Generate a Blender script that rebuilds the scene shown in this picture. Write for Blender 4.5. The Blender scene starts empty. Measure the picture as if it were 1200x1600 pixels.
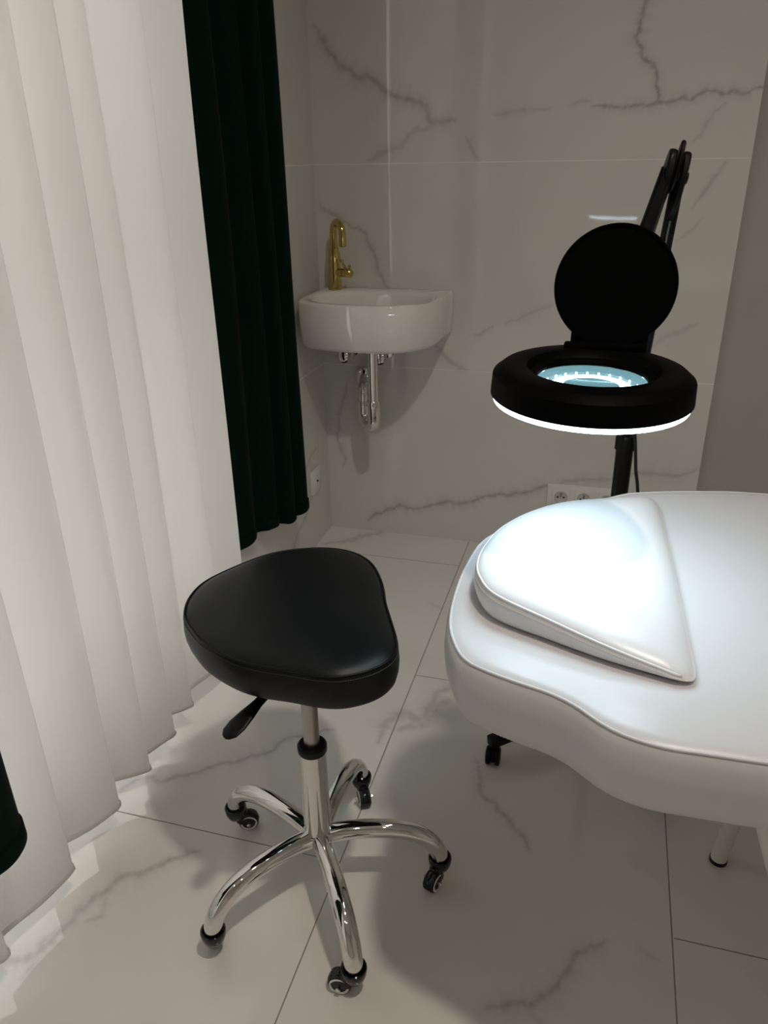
import bpy, bmesh, math, random
import numpy as np
from mathutils import Vector, Matrix

# ------------------------------------------------------------------ camera
scn = bpy.context.scene
R3 = ((0.96161287, 0.10027595, -0.25543184),
      (0.27388433, -0.40829722, 0.87079318),
      (-0.01697249, -0.9073247, -0.42008787))      # columns: image right, image down, view axis
cam_d = bpy.data.cameras.new('camera')
cam_d.sensor_fit = 'VERTICAL'; cam_d.sensor_height = 36.0
cam_d.lens = 36.0 * 1205.0 / 1600.0
cam_d.clip_start = 0.02; cam_d.clip_end = 60
cam = bpy.data.objects.new('camera', cam_d)
scn.collection.objects.link(cam)
cam.matrix_world = Matrix(((R3[0][0], -R3[0][1], -R3[0][2], 0.0),
                           (R3[1][0], -R3[1][1], -R3[1][2], 0.0),
                           (R3[2][0], -R3[2][1], -R3[2][2], 1.218),
                           (0, 0, 0, 1)))
scn.camera = cam

# ------------------------------------------------------------------ light and exposure
scn.view_settings.view_transform = 'Standard'
scn.view_settings.look = 'None'
scn.view_settings.gamma = 1.0
scn.view_settings.use_curve_mapping = False
scn.view_settings.exposure = 0.0
world = bpy.data.worlds.new('world'); scn.world = world
world.use_nodes = True
WORLD_COLOR = (1.0, 0.955, 0.91); WORLD_STRENGTH = 2.8
bg = world.node_tree.nodes['Background']
bg.inputs[0].default_value = (*WORLD_COLOR, 1); bg.inputs[1].default_value = WORLD_STRENGTH
WARM = (1.0, 0.87, 0.74)
SPOT_POWER = 3.6            # each recessed ceiling lamp
RING_STRENGTH = 13.5        # lit diffuser of the magnifying lamp
RING_COLOR = (0.66, 0.88, 1.0)
SPOT_AT = [(0.29, 0.40), (0.45, -0.6), (-0.35, -0.9), (1.4, 1.0)]
SPOT_GAIN = [4.3, 0.3, 0.4, 0.5]

# ------------------------------------------------------------------ materials
def new_mat(name):
    m = bpy.data.materials.new(name); m.use_nodes = True
    return m, m.node_tree, m.node_tree.nodes['Principled BSDF']

def mat(name, col, rough=0.5, metal=0.0, coat=0.0, spec=0.5, bump=0.0, bscale=200.0, sheen=0.0, mottling=0.0):
    m, nt, p = new_mat(name)
    p.inputs['Base Color'].default_value = (*col, 1)
    p.inputs['Roughness'].default_value = rough
    p.inputs['Metallic'].default_value = metal
    p.inputs['Coat Weight'].default_value = coat
    p.inputs['Specular IOR Level'].default_value = spec
    p.inputs['Sheen Weight'].default_value = sheen
    tc = nt.nodes.new('ShaderNodeTexCoord')
    if mottling:
        n = nt.nodes.new('ShaderNodeTexNoise'); n.inputs['Scale'].default_value = 9
        nt.links.new(tc.outputs['Object'], n.inputs['Vector'])
        mx = nt.nodes.new('ShaderNodeMix'); mx.data_type = 'RGBA'
        mx.inputs[6].default_value = (*[c * (1 - mottling) for c in col], 1)
        mx.inputs[7].default_value = (*[min(1, c * (1 + mottling)) for c in col], 1)
        nt.links.new(n.outputs['Fac'], mx.inputs[0]); nt.links.new(mx.outputs[2], p.inputs['Base Color'])
    if bump:
        n = nt.nodes.new('ShaderNodeTexNoise'); n.inputs['Scale'].default_value = bscale
        n.inputs['Detail'].default_value = 3
        b = nt.nodes.new('ShaderNodeBump'); b.inputs['Strength'].default_value = bump
        b.inputs['Distance'].default_value = 0.002
        nt.links.new(tc.outputs['Object'], n.inputs['Vector'])
        nt.links.new(n.outputs['Fac'], b.inputs['Height']); nt.links.new(b.outputs[0], p.inputs['Normal'])
    return m

def emis(name, col, s):
    m, nt, p = new_mat(name)
    p.inputs['Base Color'].default_value = (0.8, 0.8, 0.8, 1)
    p.inputs['Emission Color'].default_value = (*col, 1)
    p.inputs['Emission Strength'].default_value = s
    return m

def math_node(nt, op, a, b=None, c=None, clamp=False):
    n = nt.nodes.new('ShaderNodeMath'); n.operation = op; n.use_clamp = clamp
    for i, v in enumerate((a, b, c)):
        if v is None: continue
        if isinstance(v, (int, float)): n.inputs[i].default_value = v
        else: nt.links.new(v, n.inputs[i])
    return n.outputs[0]

def stone_mat(name, base, vein, grout, joints, rough, grout_w):
    """glossy marble-look porcelain: drawn veins from the 'vein' attribute, cloudy noise, grout joints.
    joints: list of functions (nt, X, Y, Z) -> distance to the nearest joint"""
    m, nt, p = new_mat(name)
    L = nt.links.new
    tc = nt.nodes.new('ShaderNodeTexCoord'); sp = nt.nodes.new('ShaderNodeSeparateXYZ')
    L(tc.outputs['Object'], sp.inputs[0])
    at = nt.nodes.new('ShaderNodeAttribute'); at.attribute_name = 'vein'
    n1 = nt.nodes.new('ShaderNodeTexNoise'); n1.inputs['Scale'].default_value = 2.3; n1.inputs['Detail'].default_value = 5
    L(tc.outputs['Object'], n1.inputs['Vector'])
    n2 = nt.nodes.new('ShaderNodeTexNoise'); n2.inputs['Scale'].default_value = 60; n2.inputs['Detail'].default_value = 4
    L(tc.outputs['Object'], n2.inputs['Vector'])
    f = math_node(nt, 'MULTIPLY', at.outputs['Fac'], math_node(nt, 'MULTIPLY_ADD', n2.outputs['Fac'], 1.3, 0.2))
    cloud = math_node(nt, 'MULTIPLY', math_node(nt, 'SUBTRACT', n1.outputs['Fac'], 0.55, clamp=True), 0.7)
    f = math_node(nt, 'ADD', f, cloud, clamp=True)
    mx = nt.nodes.new('ShaderNodeMix'); mx.data_type = 'RGBA'
    mx.inputs[6].default_value = (*base, 1); mx.inputs[7].default_value = (*vein, 1); L(f, mx.inputs[0])
    d = None
    for j in joints:
        dj = j(nt, sp.outputs[0], sp.outputs[1], sp.outputs[2])
        d = dj if d is None else math_node(nt, 'MINIMUM', d, dj)
    g = math_node(nt, 'LESS_THAN', d, grout_w)
    mg = nt.nodes.new('ShaderNodeMix'); mg.data_type = 'RGBA'; L(g, mg.inputs[0])
    L(mx.outputs[2], mg.inputs[6]); mg.inputs[7].default_value = (*grout, 1)
    L(mg.outputs[2], p.inputs['Base Color'])
    L(math_node(nt, 'MULTIPLY_ADD', g, 0.6, rough), p.inputs['Roughness'])
    b = nt.nodes.new('ShaderNodeBump'); b.invert = True; b.inputs['Distance'].default_value = 0.0008
    b.inputs['Strength'].default_value = 0.6
    L(g, b.inputs['Height']); L(b.outputs[0], p.inputs['Normal'])
    p.inputs['Specular IOR Level'].default_value = 0.5
    return m

def every(axis, start, step):
    def j(nt, X, Y, Z):
        v = (X, Y, Z)[axis]
        return math_node(nt, 'PINGPONG', math_node(nt, 'SUBTRACT', v, start), step / 2)
    return j

def floor_rows(nt, X, Y, Z):
    # strips 0.6 wide; cross joints every 1.2, alternate strips shifted by half a tile
    k = math_node(nt, 'FLOOR', math_node(nt, 'DIVIDE', math_node(nt, 'SUBTRACT', X, -0.388), 0.6))
    par = math_node(nt, 'PINGPONG', k, 1.0)
    y0 = math_node(nt, 'MULTIPLY_ADD', par, -0.6, 0.976 + 0.606)
    y = math_node(nt, 'SUBTRACT', Y, y0)
    return math_node(nt, 'PINGPONG', y, 0.6)

M = {}
M['wall_tile'] = stone_mat('wall_marble', (0.70, 0.685, 0.65), (0.36, 0.36, 0.345), (0.86, 0.85, 0.82),
                           [every(2, 0.597, 0.598)], 0.045, 0.0011)
M['floor_tile'] = stone_mat('floor_marble', (0.79, 0.78, 0.745), (0.44, 0.44, 0.425), (0.26, 0.245, 0.225),
                            [every(0, -0.388, 0.597), floor_rows], 0.05, 0.0012)
M['paint'] = mat('grey_gloss_paint', (0.43, 0.425, 0.39), 0.16, mottling=0.03)
M['plaster'] = mat('white_plaster', (0.72, 0.70, 0.66), 0.7, bump=0.1, bscale=80)
M['ceiling'] = mat('white_ceiling', (0.8, 0.78, 0.74), 0.8, bump=0.05)
M['white_leather'] = mat('white_leather', (0.66, 0.655, 0.67), 0.34, bump=0.05, bscale=420)
M['white_gloss_leather'] = mat('white_glossy_leather', (0.77, 0.77, 0.785), 0.30, bump=0.04, bscale=420)
M['white_thread'] = mat('white_thread', (0.85, 0.85, 0.85), 0.6)
M['black_leather'] = mat('black_leather', (0.0025, 0.0042, 0.005), 0.40, bump=0.1, bscale=600, spec=0.27)
M['black_thread'] = mat('black_thread', (0.06, 0.06, 0.065), 0.6)
M['chrome'] = mat('chrome', (0.78, 0.77, 0.75), 0.05, 1.0)
M['steel'] = mat('brushed_steel', (0.42, 0.40, 0.37), 0.28, 1.0)
M['gold'] = mat('polished_brass', (0.60, 0.47, 0.17), 0.12, 1.0)
M['black_plastic'] = mat('black_plastic', (0.005, 0.005, 0.0055), 0.36, bump=0.06, bscale=500, spec=0.2)
M['black_gloss'] = mat('black_gloss_plastic', (0.006, 0.006, 0.007), 0.12)
M['lamp_black'] = mat('matt_black_housing', (0.0015, 0.0015, 0.0017), 0.5, bump=0.08, bscale=700, spec=0.04)
M['black_metal'] = mat('black_painted_metal', (0.004, 0.004, 0.0045), 0.3, spec=0.2)
M['rubber'] = mat('black_rubber', (0.012, 0.012, 0.012), 0.6)
M['grey_plastic'] = mat('pale_grey_plastic', (0.6, 0.6, 0.58), 0.4)
M['white_plastic'] = mat('white_plastic', (0.80, 0.79, 0.76), 0.28)
M['ceramic'] = mat('white_ceramic', (0.84, 0.835, 0.81), 0.06, coat=0.3)
M['white_metal'] = mat('white_painted_metal', (0.74, 0.73, 0.70), 0.3)
M['dark'] = mat('dark_hole', (0.01, 0.01, 0.01), 0.8)
M['inner_glow'] = emis('emissive_inner_wall', (0.45, 0.88, 1.0), 0.5)  # emission stands in for ring light on the inner wall, brightens the lens
M['inner_glow'].node_tree.nodes['Principled BSDF'].inputs['Base Color'].default_value = (0.05, 0.10, 0.12, 1)
M['led'] = emis('led_chip', (0.85, 1.0, 1.0), 2.0)
M['diffuser'] = emis('lit_diffuser', RING_COLOR, RING_STRENGTH)
M['spot_glass'] = emis('lit_ceiling_lamp', WARM, 14)

def cloth(name, col, trans, thr, sheen=0.0, threads=900.0, rough=0.85):
    m, nt, p = new_mat(name); L = nt.links.new
    p.inputs['Base Color'].default_value = (*col, 1); p.inputs['Roughness'].default_value = rough
    p.inputs['Sheen Weight'].default_value = sheen; p.inputs['Specular IOR Level'].default_value = 0.05
    tc = nt.nodes.new('ShaderNodeTexCoord'); mp = nt.nodes.new('ShaderNodeMapping')
    mp.inputs['Scale'].default_value = (300, 300, 14)
    L(tc.outputs['Object'], mp.inputs[0])
    n = nt.nodes.new('ShaderNodeTexNoise'); n.inputs['Scale'].default_value = 1.0; n.inputs['Detail'].default_value = 2
    L(mp.outputs[0], n.inputs['Vector'])
    b = nt.nodes.new('ShaderNodeBump'); b.inputs['Strength'].default_value = thr; b.inputs['Distance'].default_value = 0.001
    L(n.outputs['Fac'], b.inputs['Height']); L(b.outputs[0], p.inputs['Normal'])
    if trans > 0:
        t = nt.nodes.new('ShaderNodeBsdfTranslucent'); t.inputs[0].default_value = (*col, 1)
        mx = nt.nodes.new('ShaderNodeMixShader'); mx.inputs[0].default_value = trans
        L(p.outputs[0], mx.inputs[1]); L(t.outputs[0], mx.inputs[2])
        L(mx.outputs[0], nt.nodes['Material Output'].inputs[0])
    return m
M['sheer'] = cloth('sheer_white_voile', (0.84, 0.83, 0.81), 0.35, 0.25)
M['velvet'] = cloth('dark_green_velvet', (0.0007, 0.0098, 0.0066), 0.0, 0.2, sheen=0.02)

def glass_mat(name, col, rough=0.0, ior=1.5):
    m, nt, p = new_mat(name)
    p.inputs['Base Color'].default_value = (*col, 1); p.inputs['Transmission Weight'].default_value = 1.0
    p.inputs['Roughness'].default_value = rough; p.inputs['IOR'].default_value = ior
    return m
M['lens'] = glass_mat('lens_glass', (0.93, 1.0, 1.0))
M['pane'] = glass_mat('window_glass', (0.97, 1.0, 0.99))

# ------------------------------------------------------------------ mesh helpers
class MB:
    """collects vertices and faces of ONE mesh"""
    def __init__(s): s.v = []; s.f = []; s.mi = []
    def add(s, vs, fs, T=None, mi=0):
        o = len(s.v)
        for v in vs:
            v = Vector(v)
            if T is not None: v = T @ v
            s.v.append(v)
        for f in fs: s.f.append([i + o for i in f]); s.mi.append(mi)
        return s
    def rings(s, rs, cap0=True, cap1=True, closed=True, T=None, mi=0):
        n = len(rs[0]); vs = [v for r in rs for v in r]; fs = []
        for k in range(len(rs) - 1):
            a, b = k * n, (k + 1) * n
            for i in range(n if closed else n - 1):
                j = (i + 1) % n
                fs.append((a + i, a + j, b + j, b + i))
        if cap0: fs.append(tuple(reversed(range(n))))
        if cap1: fs.append(tuple(range(len(vs) - n, len(vs))))
        return s.add(vs, fs, T, mi)
    def box(s, c, d, T=None, b=0.0, mi=0):
        """box with centre c, size d, chamfered by b"""
        x, y, z = d[0] / 2, d[1] / 2, d[2] / 2
        C = Vector(c)
        if b <= 0:
            vs = [C + Vector((i * x, j * y, k * z)) for k in (-1, 1) for j in (-1, 1) for i in (-1, 1)]
            fs = [(0, 2, 3, 1), (4, 5, 7, 6), (0, 1, 5, 4), (2, 6, 7, 3), (0, 4, 6, 2), (1, 3, 7, 5)]
            return s.add(vs, fs, T, mi)
        rs = []
        for (zz, ins) in ((-z, b), (-z + b * .3, b * .3), (-z + b, 0), (z - b, 0), (z - b * .3, b * .3), (z, b)):
            r = []
            for (sx, sy, a0) in ((1, 1, 0), (-1, 1, 90), (-1, -1, 180), (1, -1, 270)):
                for a in (0, 45, 90):
                    t = math.radians(a0 + a)
                    r.append(C + Vector((sx * (x - b) + (b - ins) * math.cos(t), sy * (y - b) + (b - ins) * math.sin(t), zz)))
            rs.append(r)
        return s.rings(rs, T=T, mi=mi)
    def lathe(s, prof, seg=48, T=None, cap0=True, cap1=True, mi=0):
        rs = [[(r * math.cos(2 * math.pi * i / seg), r * math.sin(2 * math.pi * i / seg), z) for i in range(seg)] for r, z in prof]
        return s.rings(rs, cap0, cap1, T=T, mi=mi)
    def tube(s, path, rad, seg=20, cap=True, sx=1.0, mi=0, up=None):
        """round tube along a path; rad is a number or one per point; sx flattens"""
        P = [Vector(p) for p in path]; n = len(P)
        if isinstance(rad, (int, float)): rad = [rad] * n
        N = None; rs = []
        for i in range(n):
            t = (P[min(i + 1, n - 1)] - P[max(i - 1, 0)]).normalized()
            if N is None:
                u = Vector(up) if up else (Vector((0, 0, 1)) if abs(t.z) < 0.9 else Vector((1, 0, 0)))
                N = (u - t * u.dot(t)).normalized()
            else: N = (N - t * N.dot(t)).normalized()
            B = t.cross(N)
            rs.append([P[i] + (N * math.cos(2 * math.pi * k / seg) + B * math.sin(2 * math.pi * k / seg) * sx) * rad[i] for k in range(seg)])
        return s.rings(rs, cap, cap, mi=mi)
    def bar(s, a, b, w, h, up=(0, 0, 1), bev=0.0, mi=0):
        """rectangular bar from a to b, w across, h along up"""
        a, b = Vector(a), Vector(b); t = (b - a); L = t.length; t.normalize()
        u = Vector(up); u = (u - t * u.dot(t)).normalized(); x = u.cross(t)
        T = Matrix(((x.x, u.x, t.x, (a.x + b.x) / 2), (x.y, u.y, t.y, (a.y + b.y) / 2), (x.z, u.z, t.z, (a.z + b.z) / 2), (0, 0, 0, 1)))
        return s.box((0, 0, 0), (w, h, L), T, bev, mi)
    def build(s, name, mats, parent=None, smooth=True, angle=40, solid=True):
        me = bpy.data.meshes.new(name)
        o = bpy.data.objects.new(name, me); scn.collection.objects.link(o)
        off = Vector((0, 0, 0))
        if parent is not None:
            root = parent
            while root.parent is not None: root = root.parent
            off = root.location.copy() if root.type == 'EMPTY' else Vector((0, 0, 0))
            o.parent = parent
        me.from_pydata([v - off for v in s.v], [], s.f)
        if solid:
            bm = bmesh.new(); bm.from_mesh(me); bmesh.ops.recalc_face_normals(bm, faces=bm.faces); bm.to_mesh(me); bm.free()
        if not isinstance(mats, (list, tuple)): mats = [mats]
        for m in mats: me.materials.append(M[m])
        if len(mats) > 1: me.polygons.foreach_set('material_index', s.mi)
        if smooth: 
            me.polygons.foreach_set('use_smooth', [True] * len(me.polygons))
            me.set_sharp_from_angle(angle=math.radians(angle))
        me.update()
        return o

def thing(name, label, cat, loc, group=None):
    o = bpy.data.objects.new(name, None); scn.collection.objects.link(o)
    o.location = loc; o.empty_display_size = 0.05
    o['label'] = label; o['category'] = cat
    if group: o['group'] = group
    return o
def tag(o, label, cat, group=None):
    o['label'] = label; o['category'] = cat
    if group: o['group'] = group
    return o
def struct(o): o['kind'] = 'structure'; return o

def spline(pts, n, closed=True):
    """Catmull-Rom through pts, resampled evenly to n points"""
    P = [Vector(p) for p in pts]; m = len(P); out = []
    for i in range(m if closed else m - 1):
        if closed: a, b, c, d = P[i - 1], P[i], P[(i + 1) % m], P[(i + 2) % m]
        else: a, b, c, d = P[max(i - 1, 0)], P[i], P[i + 1], P[min(i + 2, m - 1)]
        for k in range(16):
            t = k / 16
            out.append(0.5 * ((2 * b) + (c - a) * t + (2 * a - 5 * b + 4 * c - d) * t * t + (3 * b - a - 3 * c + d) * t ** 3))
    if not closed: out.append(P[-1])
    Q = out + ([out[0]] if closed else [])
    L = [0]
    for i in range(1, len(Q)): L.append(L[-1] + (Q[i] - Q[i - 1]).length)
    res = []; j = 0
    for k in range(n):
        t = L[-1] * k / (n if closed else n - 1)
        while j < len(L) - 2 and L[j + 1] < t: j += 1
        u = (t - L[j]) / max(1e-9, L[j + 1] - L[j])
        res.append(Q[j].lerp(Q[j + 1], min(1, u)))
    return res
def inset(pts, d):
    """move a counter-clockwise outline inward by d"""
    n = len(pts); out = []
    for i in range(n):
        t = (pts[(i + 1) % n] - pts[i - 1]).normalized()
        out.append(Vector((pts[i].x - t.y * d, pts[i].y + t.x * d, pts[i].z)))
    return out
def at_z(pts, z): return [Vector((p.x, p.y, z)) for p in pts]
def toward(pts, c, s, z): return [Vector((c[0] + (p.x - c[0]) * s, c[1] + (p.y - c[1]) * s, z)) for p in pts]
def area2(pts): return sum(pts[i - 1].x * pts[i].y - pts[i].x * pts[i - 1].y for i in range(len(pts)))
def ccw(pts): return pts if area2(pts) > 0 else list(reversed(pts))
def rotz(a, loc=(0, 0, 0)): return Matrix.Translation(Vector(loc)) @ Matrix.Rotation(a, 4, 'Z')

# ------------------------------------------------------------------ measured shapes (metres)
SEAT = [(-0.594, 0.901), (-0.611, 0.946), (-0.613, 0.995), (-0.596, 1.042), (-0.562, 1.101), (-0.528, 1.137), (-0.476, 1.163), (-0.429, 1.170), (-0.389, 1.159), (-0.353, 1.129), (-0.320, 1.073), (-0.298, 1.016), (-0.274, 0.964), (-0.253, 0.917), (-0.247, 0.885), (-0.255, 0.856), (-0.276, 0.831), (-0.307, 0.812), (-0.342, 0.806), (-0.380, 0.807), (-0.428, 0.806), (-0.471, 0.814), (-0.525, 0.838), (-0.567, 0.871)]
BED = [(0.282, 1.298), (0.181, 1.279), (0.079, 1.249), (0.038, 1.223), (-0.021, 1.164), (-0.067, 1.120), (-0.111, 1.071), (-0.145, 1.012), (-0.156, 0.929), (-0.156, 0.849), (-0.150, 0.789), (-0.138, 0.749), (-0.118, 0.715), (-0.091, 0.700), (-0.055, 0.688), (-0.020, 0.678), (0.007, 0.664), (0.033, 0.643), (0.058, 0.630), (0.093, 0.623), (0.139, 0.624), (0.184, 0.630)]
PILLOW = [(-0.130, 0.862), (-0.121, 0.826), (-0.096, 0.793), (-0.032, 0.766), (0.031, 0.742), (0.089, 0.727), (0.112, 0.724), (0.124, 0.735), (0.123, 0.790), (0.119, 0.880), (0.115, 0.971), (0.108, 1.080), (0.102, 1.170), (0.088, 1.190), (0.055, 1.172), (0.000, 1.130), (-0.045, 1.090), (-0.085, 1.035), (-0.115, 0.970), (-0.128, 0.910)]
LEFT_VEINS = [(0.6, 0.006, [(1.95,.02),(2.02,.09),(2.08,.13),(2.2,.2)]), (0.5,.004,[(2.1,.3),(2.25,.34)])]
WALL_VEINS = [
    (1, 0.0045, [(0.010,1.582), (0.010,1.556), (0.000,1.509), (-0.007,1.475), (0.014,1.432), (0.052,1.402), (0.062,1.359), (0.069,1.329)]),
    (0.9, 0.004, [(-0.100,1.327), (-0.042,1.321), (0.022,1.326), (0.069,1.329), (0.146,1.331), (0.221,1.342), (0.315,1.354)]),
    (0.4, 0.004, [(-0.362,1.316), (-0.293,1.322), (-0.208,1.326)]),
    (0.5, 0.004, [(-0.158,1.332), (-0.100,1.334)]),
    (0.8, 0.007, [(-0.871,1.547), (-0.836,1.492), (-0.809,1.460), (-0.754,1.419), (-0.689,1.400), (-0.643,1.367), (-0.597,1.358), (-0.551,1.341), (-0.538,1.301), (-0.468,1.302)]),
    (0.5, 0.006, [(-0.722,1.205), (-0.664,1.230), (-0.597,1.270), (-0.505,1.300)]),
    (0.5, 0.004, [(-0.435,1.258), (-0.416,1.225), (-0.397,1.201)]),
    (0.75, 0.0045, [(-0.877,1.088), (-0.838,1.057), (-0.757,1.021), (-0.722,0.966), (-0.699,0.901), (-0.659,0.841)]),
    (0.7, 0.005, [(-0.526,0.692), (-0.491,0.647), (-0.454,0.619), (-0.416,0.600)]),
    (0.5, 0.004, [(-0.406,0.711), (-0.338,0.739)]),
    (0.4, 0.005, [(-0.299,0.750), (-0.170,0.806)]),
    (0.9, 0.006, [(-0.753,0.038), (-0.693,0.078), (-0.635,0.111), (-0.578,0.103), (-0.465,0.144), (-0.378,0.153), (-0.293,0.188), (-0.189,0.207), (-0.129,0.236)]),
    (0.6, 0.006, [(-0.129,0.236), (0.067,0.277), (0.198,0.303), (0.306,0.332)]),
    (0.6, 0.004, [(-0.815,0.536), (-0.822,0.492), (-0.848,0.396), (-0.845,0.306), (-0.839,0.233)]),
    (0.6, 0.004, [(0.187,1.075), (0.220,1.136), (0.253,1.186)]),
    (0.4, 0.004, [(0.160,1.235), (0.192,1.282), (0.231,1.324)]),
    (0.4, 0.006, [(0.096,0.691), (0.162,0.731), (0.243,0.770)]),
    (0.35, 0.005, [(0.154,0.985), (0.218,1.051)]),
]
FLOOR_VEINS = [
    (0.7, 0.012, [(-0.866,2.223), (-0.772,2.307), (-0.699,2.378)]),
    (0.7, 0.012, [(-0.411,1.316), (-0.376,1.429), (-0.339,1.419), (-0.321,1.480), (-0.285,1.559), (-0.253,1.630)]),
    (0.6, 0.014, [(-0.373,1.371), (-0.319,1.401), (-0.306,1.484), (-0.286,1.502)]),
    (0.8, 0.005, [(-0.912,1.021), (-0.892,1.051), (-0.866,1.085), (-0.824,1.079), (-0.776,1.119), (-0.729,1.162), (-0.676,1.199), (-0.630,1.236), (-0.590,1.291), (-0.525,1.331)]),
    (0.8, 0.008, [(-0.884,0.638), (-0.840,0.655), (-0.816,0.698), (-0.808,0.758), (-0.795,0.795), (-0.773,0.844), (-0.734,0.869), (-0.701,0.905), (-0.662,0.934)]),
    (0.6, 0.006, [(-0.818,0.627), (-0.830,0.682), (-0.810,0.725)]),
    (0.5, 0.005, [(-0.785,0.744), (-0.760,0.764), (-0.778,0.807)]),
    (0.8, 0.005, [(-0.183,1.313), (-0.168,1.267), (-0.158,1.222), (-0.124,1.204), (-0.100,1.175), (-0.070,1.141), (-0.044,1.100)]),
    (0.8, 0.006, [(-0.077,0.780), (-0.039,0.801), (-0.009,0.804), (0.018,0.833), (0.040,0.872), (0.053,0.910), (0.099,0.946)]),
    (0.5, 0.005, [(-0.019,0.801), (0.008,0.781)]),
    (0.4, 0.008, [(-0.928,0.706), (-0.947,0.761), (-0.964,0.807)]),
    (0.4, 0.005, [(0.156,0.950), (0.187,0.934)]),
    (0.35, 0.006, [(-0.435,1.942), (-0.389,1.909)]),
]

# ------------------------------------------------------------------ the room
XL, YB, XT = -0.892, 2.364, 0.312      # left wall, tiled back wall, end of the tiling
XR, YF, ZC = 2.3, -2.2, 2.7

def vein_field(P, veins, seed):
    rnd = random.Random(seed); out = np.zeros(len(P))
    for s, w, pts in veins:
        q = [np.array(p) for p in pts]
        for _ in range(3):                              # jagged midpoint displacement
            r = [q[0]]
            for a, b in zip(q[:-1], q[1:]):
                L = np.linalg.norm(b - a); nrm = np.array((a[1] - b[1], b[0] - a[0])) / max(L, 1e-6)
                r += [(a + b) / 2 + nrm * rnd.gauss(0, 0.085) * L, b]
            q = r
        best = np.full(len(P), 9.0); ws = np.full(len(P), w)
        lo = np.min(q, axis=0) - .05; hi = np.max(q, axis=0) + .05
        sel = np.where(np.all((P > lo) & (P < hi), axis=1))[0]
        if not len(sel): continue
        S = P[sel]; bd = np.full(len(S), 9.0); wt = np.full(len(S), w)
        for k, (a, b) in enumerate(zip(q[:-1], q[1:])):
            ab = b - a; t = np.clip(((S - a) @ ab) / max(1e-9, ab @ ab), 0, 1)
            d = np.linalg.norm(S - (a + t[:, None] * ab), axis=1)
            e = min(k, len(q) - 2 - k) / 4.0
            ww = w * (0.45 + 0.55 * min(1, e)) * (0.65 + 0.7 * rnd.random())
            near = d < bd; bd = np.where(near, d, bd); wt = np.where(near, ww, wt)
        val = s * (0.75 * np.exp(-(bd / wt) ** 2) + 0.28 * np.exp(-(bd / (wt * 3.6)) ** 2))
        out[sel] = np.maximum(out[sel], val)
    return out

def grid(name, us, vs, fn, matname, veins=None, seed=1):
    us, vs = np.array(us), np.array(vs)
    nu, nv = len(us), len(vs)
    U, V = np.meshgrid(us, vs); U = U.ravel(); V = V.ravel()
    co = fn(U, V)
    me = bpy.data.meshes.new(name)
    idx = np.arange(nu * nv).reshape(nv, nu)
    f = np.stack([idx[:-1, :-1], idx[:-1, 1:], idx[1:, 1:], idx[1:, :-1]], -1).reshape(-1, 4)
    me.vertices.add(nu * nv); me.vertices.foreach_set('co', co.astype(np.float32).ravel())
    me.loops.add(f.size); me.loops.foreach_set('vertex_index', f.ravel().astype(np.int32))
    me.polygons.add(len(f)); me.polygons.foreach_set('loop_start', np.arange(0, f.size, 4, dtype=np.int32))
    me.update(calc_edges=True)
    a = me.attributes.new('vein', 'FLOAT', 'POINT')
    if veins: a.data.foreach_set('value', vein_field(np.stack([U, V], -1), veins, seed).astype(np.float32))
    me.materials.append(M[matname])
    o = bpy.data.objects.new(name, me); scn.collection.objects.link(o)
    return o
def span(*segs):
    out = []
    for a, b, st in segs:
        n = max(1, int(round((b - a) / st))); out += [a + (b - a) * i / n for i in range(n)]
    return out + [segs[-1][1]]

struct(grid('floor', span((-1.3, -0.95, .1), (-0.95, 0.75, .0045), (0.75, XR, .2)),
            span((YF, 0.35, .3), (0.35, YB + .02, .0045)),
            lambda u, v: np.stack([u, v, np.zeros_like(u)], -1), 'floor_tile', FLOOR_VEINS, 5))
wb = grid('wall_back', span((XL, XT, .0042)), span((0, 1.75, .0042), (1.75, ZC, .3)),
          lambda u, v: np.stack([u, np.full_like(u, YB), v], -1), 'wall_tile', WALL_VEINS, 9)
struct(wb)
b = MB(); b.box(((XT - .006), YB + .012, ZC / 2), (.012, .0235, ZC))
struct(b.build('trim_1', 'plaster', smooth=False))
b = MB(); b.box(((XT + XR) / 2, YB + .072, ZC / 2), (XR - XT + .02, .10, ZC))
struct(b.build('wall_back_painted', 'paint', smooth=False))
# tiled strip of left wall between corner and window opening, returns, lintel and an added light-blocking parapet
WY0, WY1, WX, WZ = -0.9, 1.62, -1.10, 2.35
wl = grid('wall_left', span((WY1, YB, .0045)), span((0, 0.9, .0045), (0.9, ZC, .3)),
          lambda u, v: np.stack([np.full_like(u, XL), u, v], -1), 'wall_tile', LEFT_VEINS, 3)
struct(wl)
b = MB(); b.box((XL - .15, WY1 - 0.001, ZC / 2), (.30, .002, ZC))
b.box((XL - .15, (YF + WY0) / 2, ZC / 2), (.30, WY0 - YF, ZC))
b.box((XL - .15, (WY0 + WY1) / 2, (WZ + ZC) / 2), (.30, WY1 - WY0, ZC - WZ))
b.box((WX + .02, (WY0 + WY1) / 2, .06), (.12, WY1 - WY0, .12))  # unseen parapet, added to stop window light spilling under the curtain hem
struct(b.build('wall_left_lintel_and_blocker', 'plaster', smooth=False))
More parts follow.
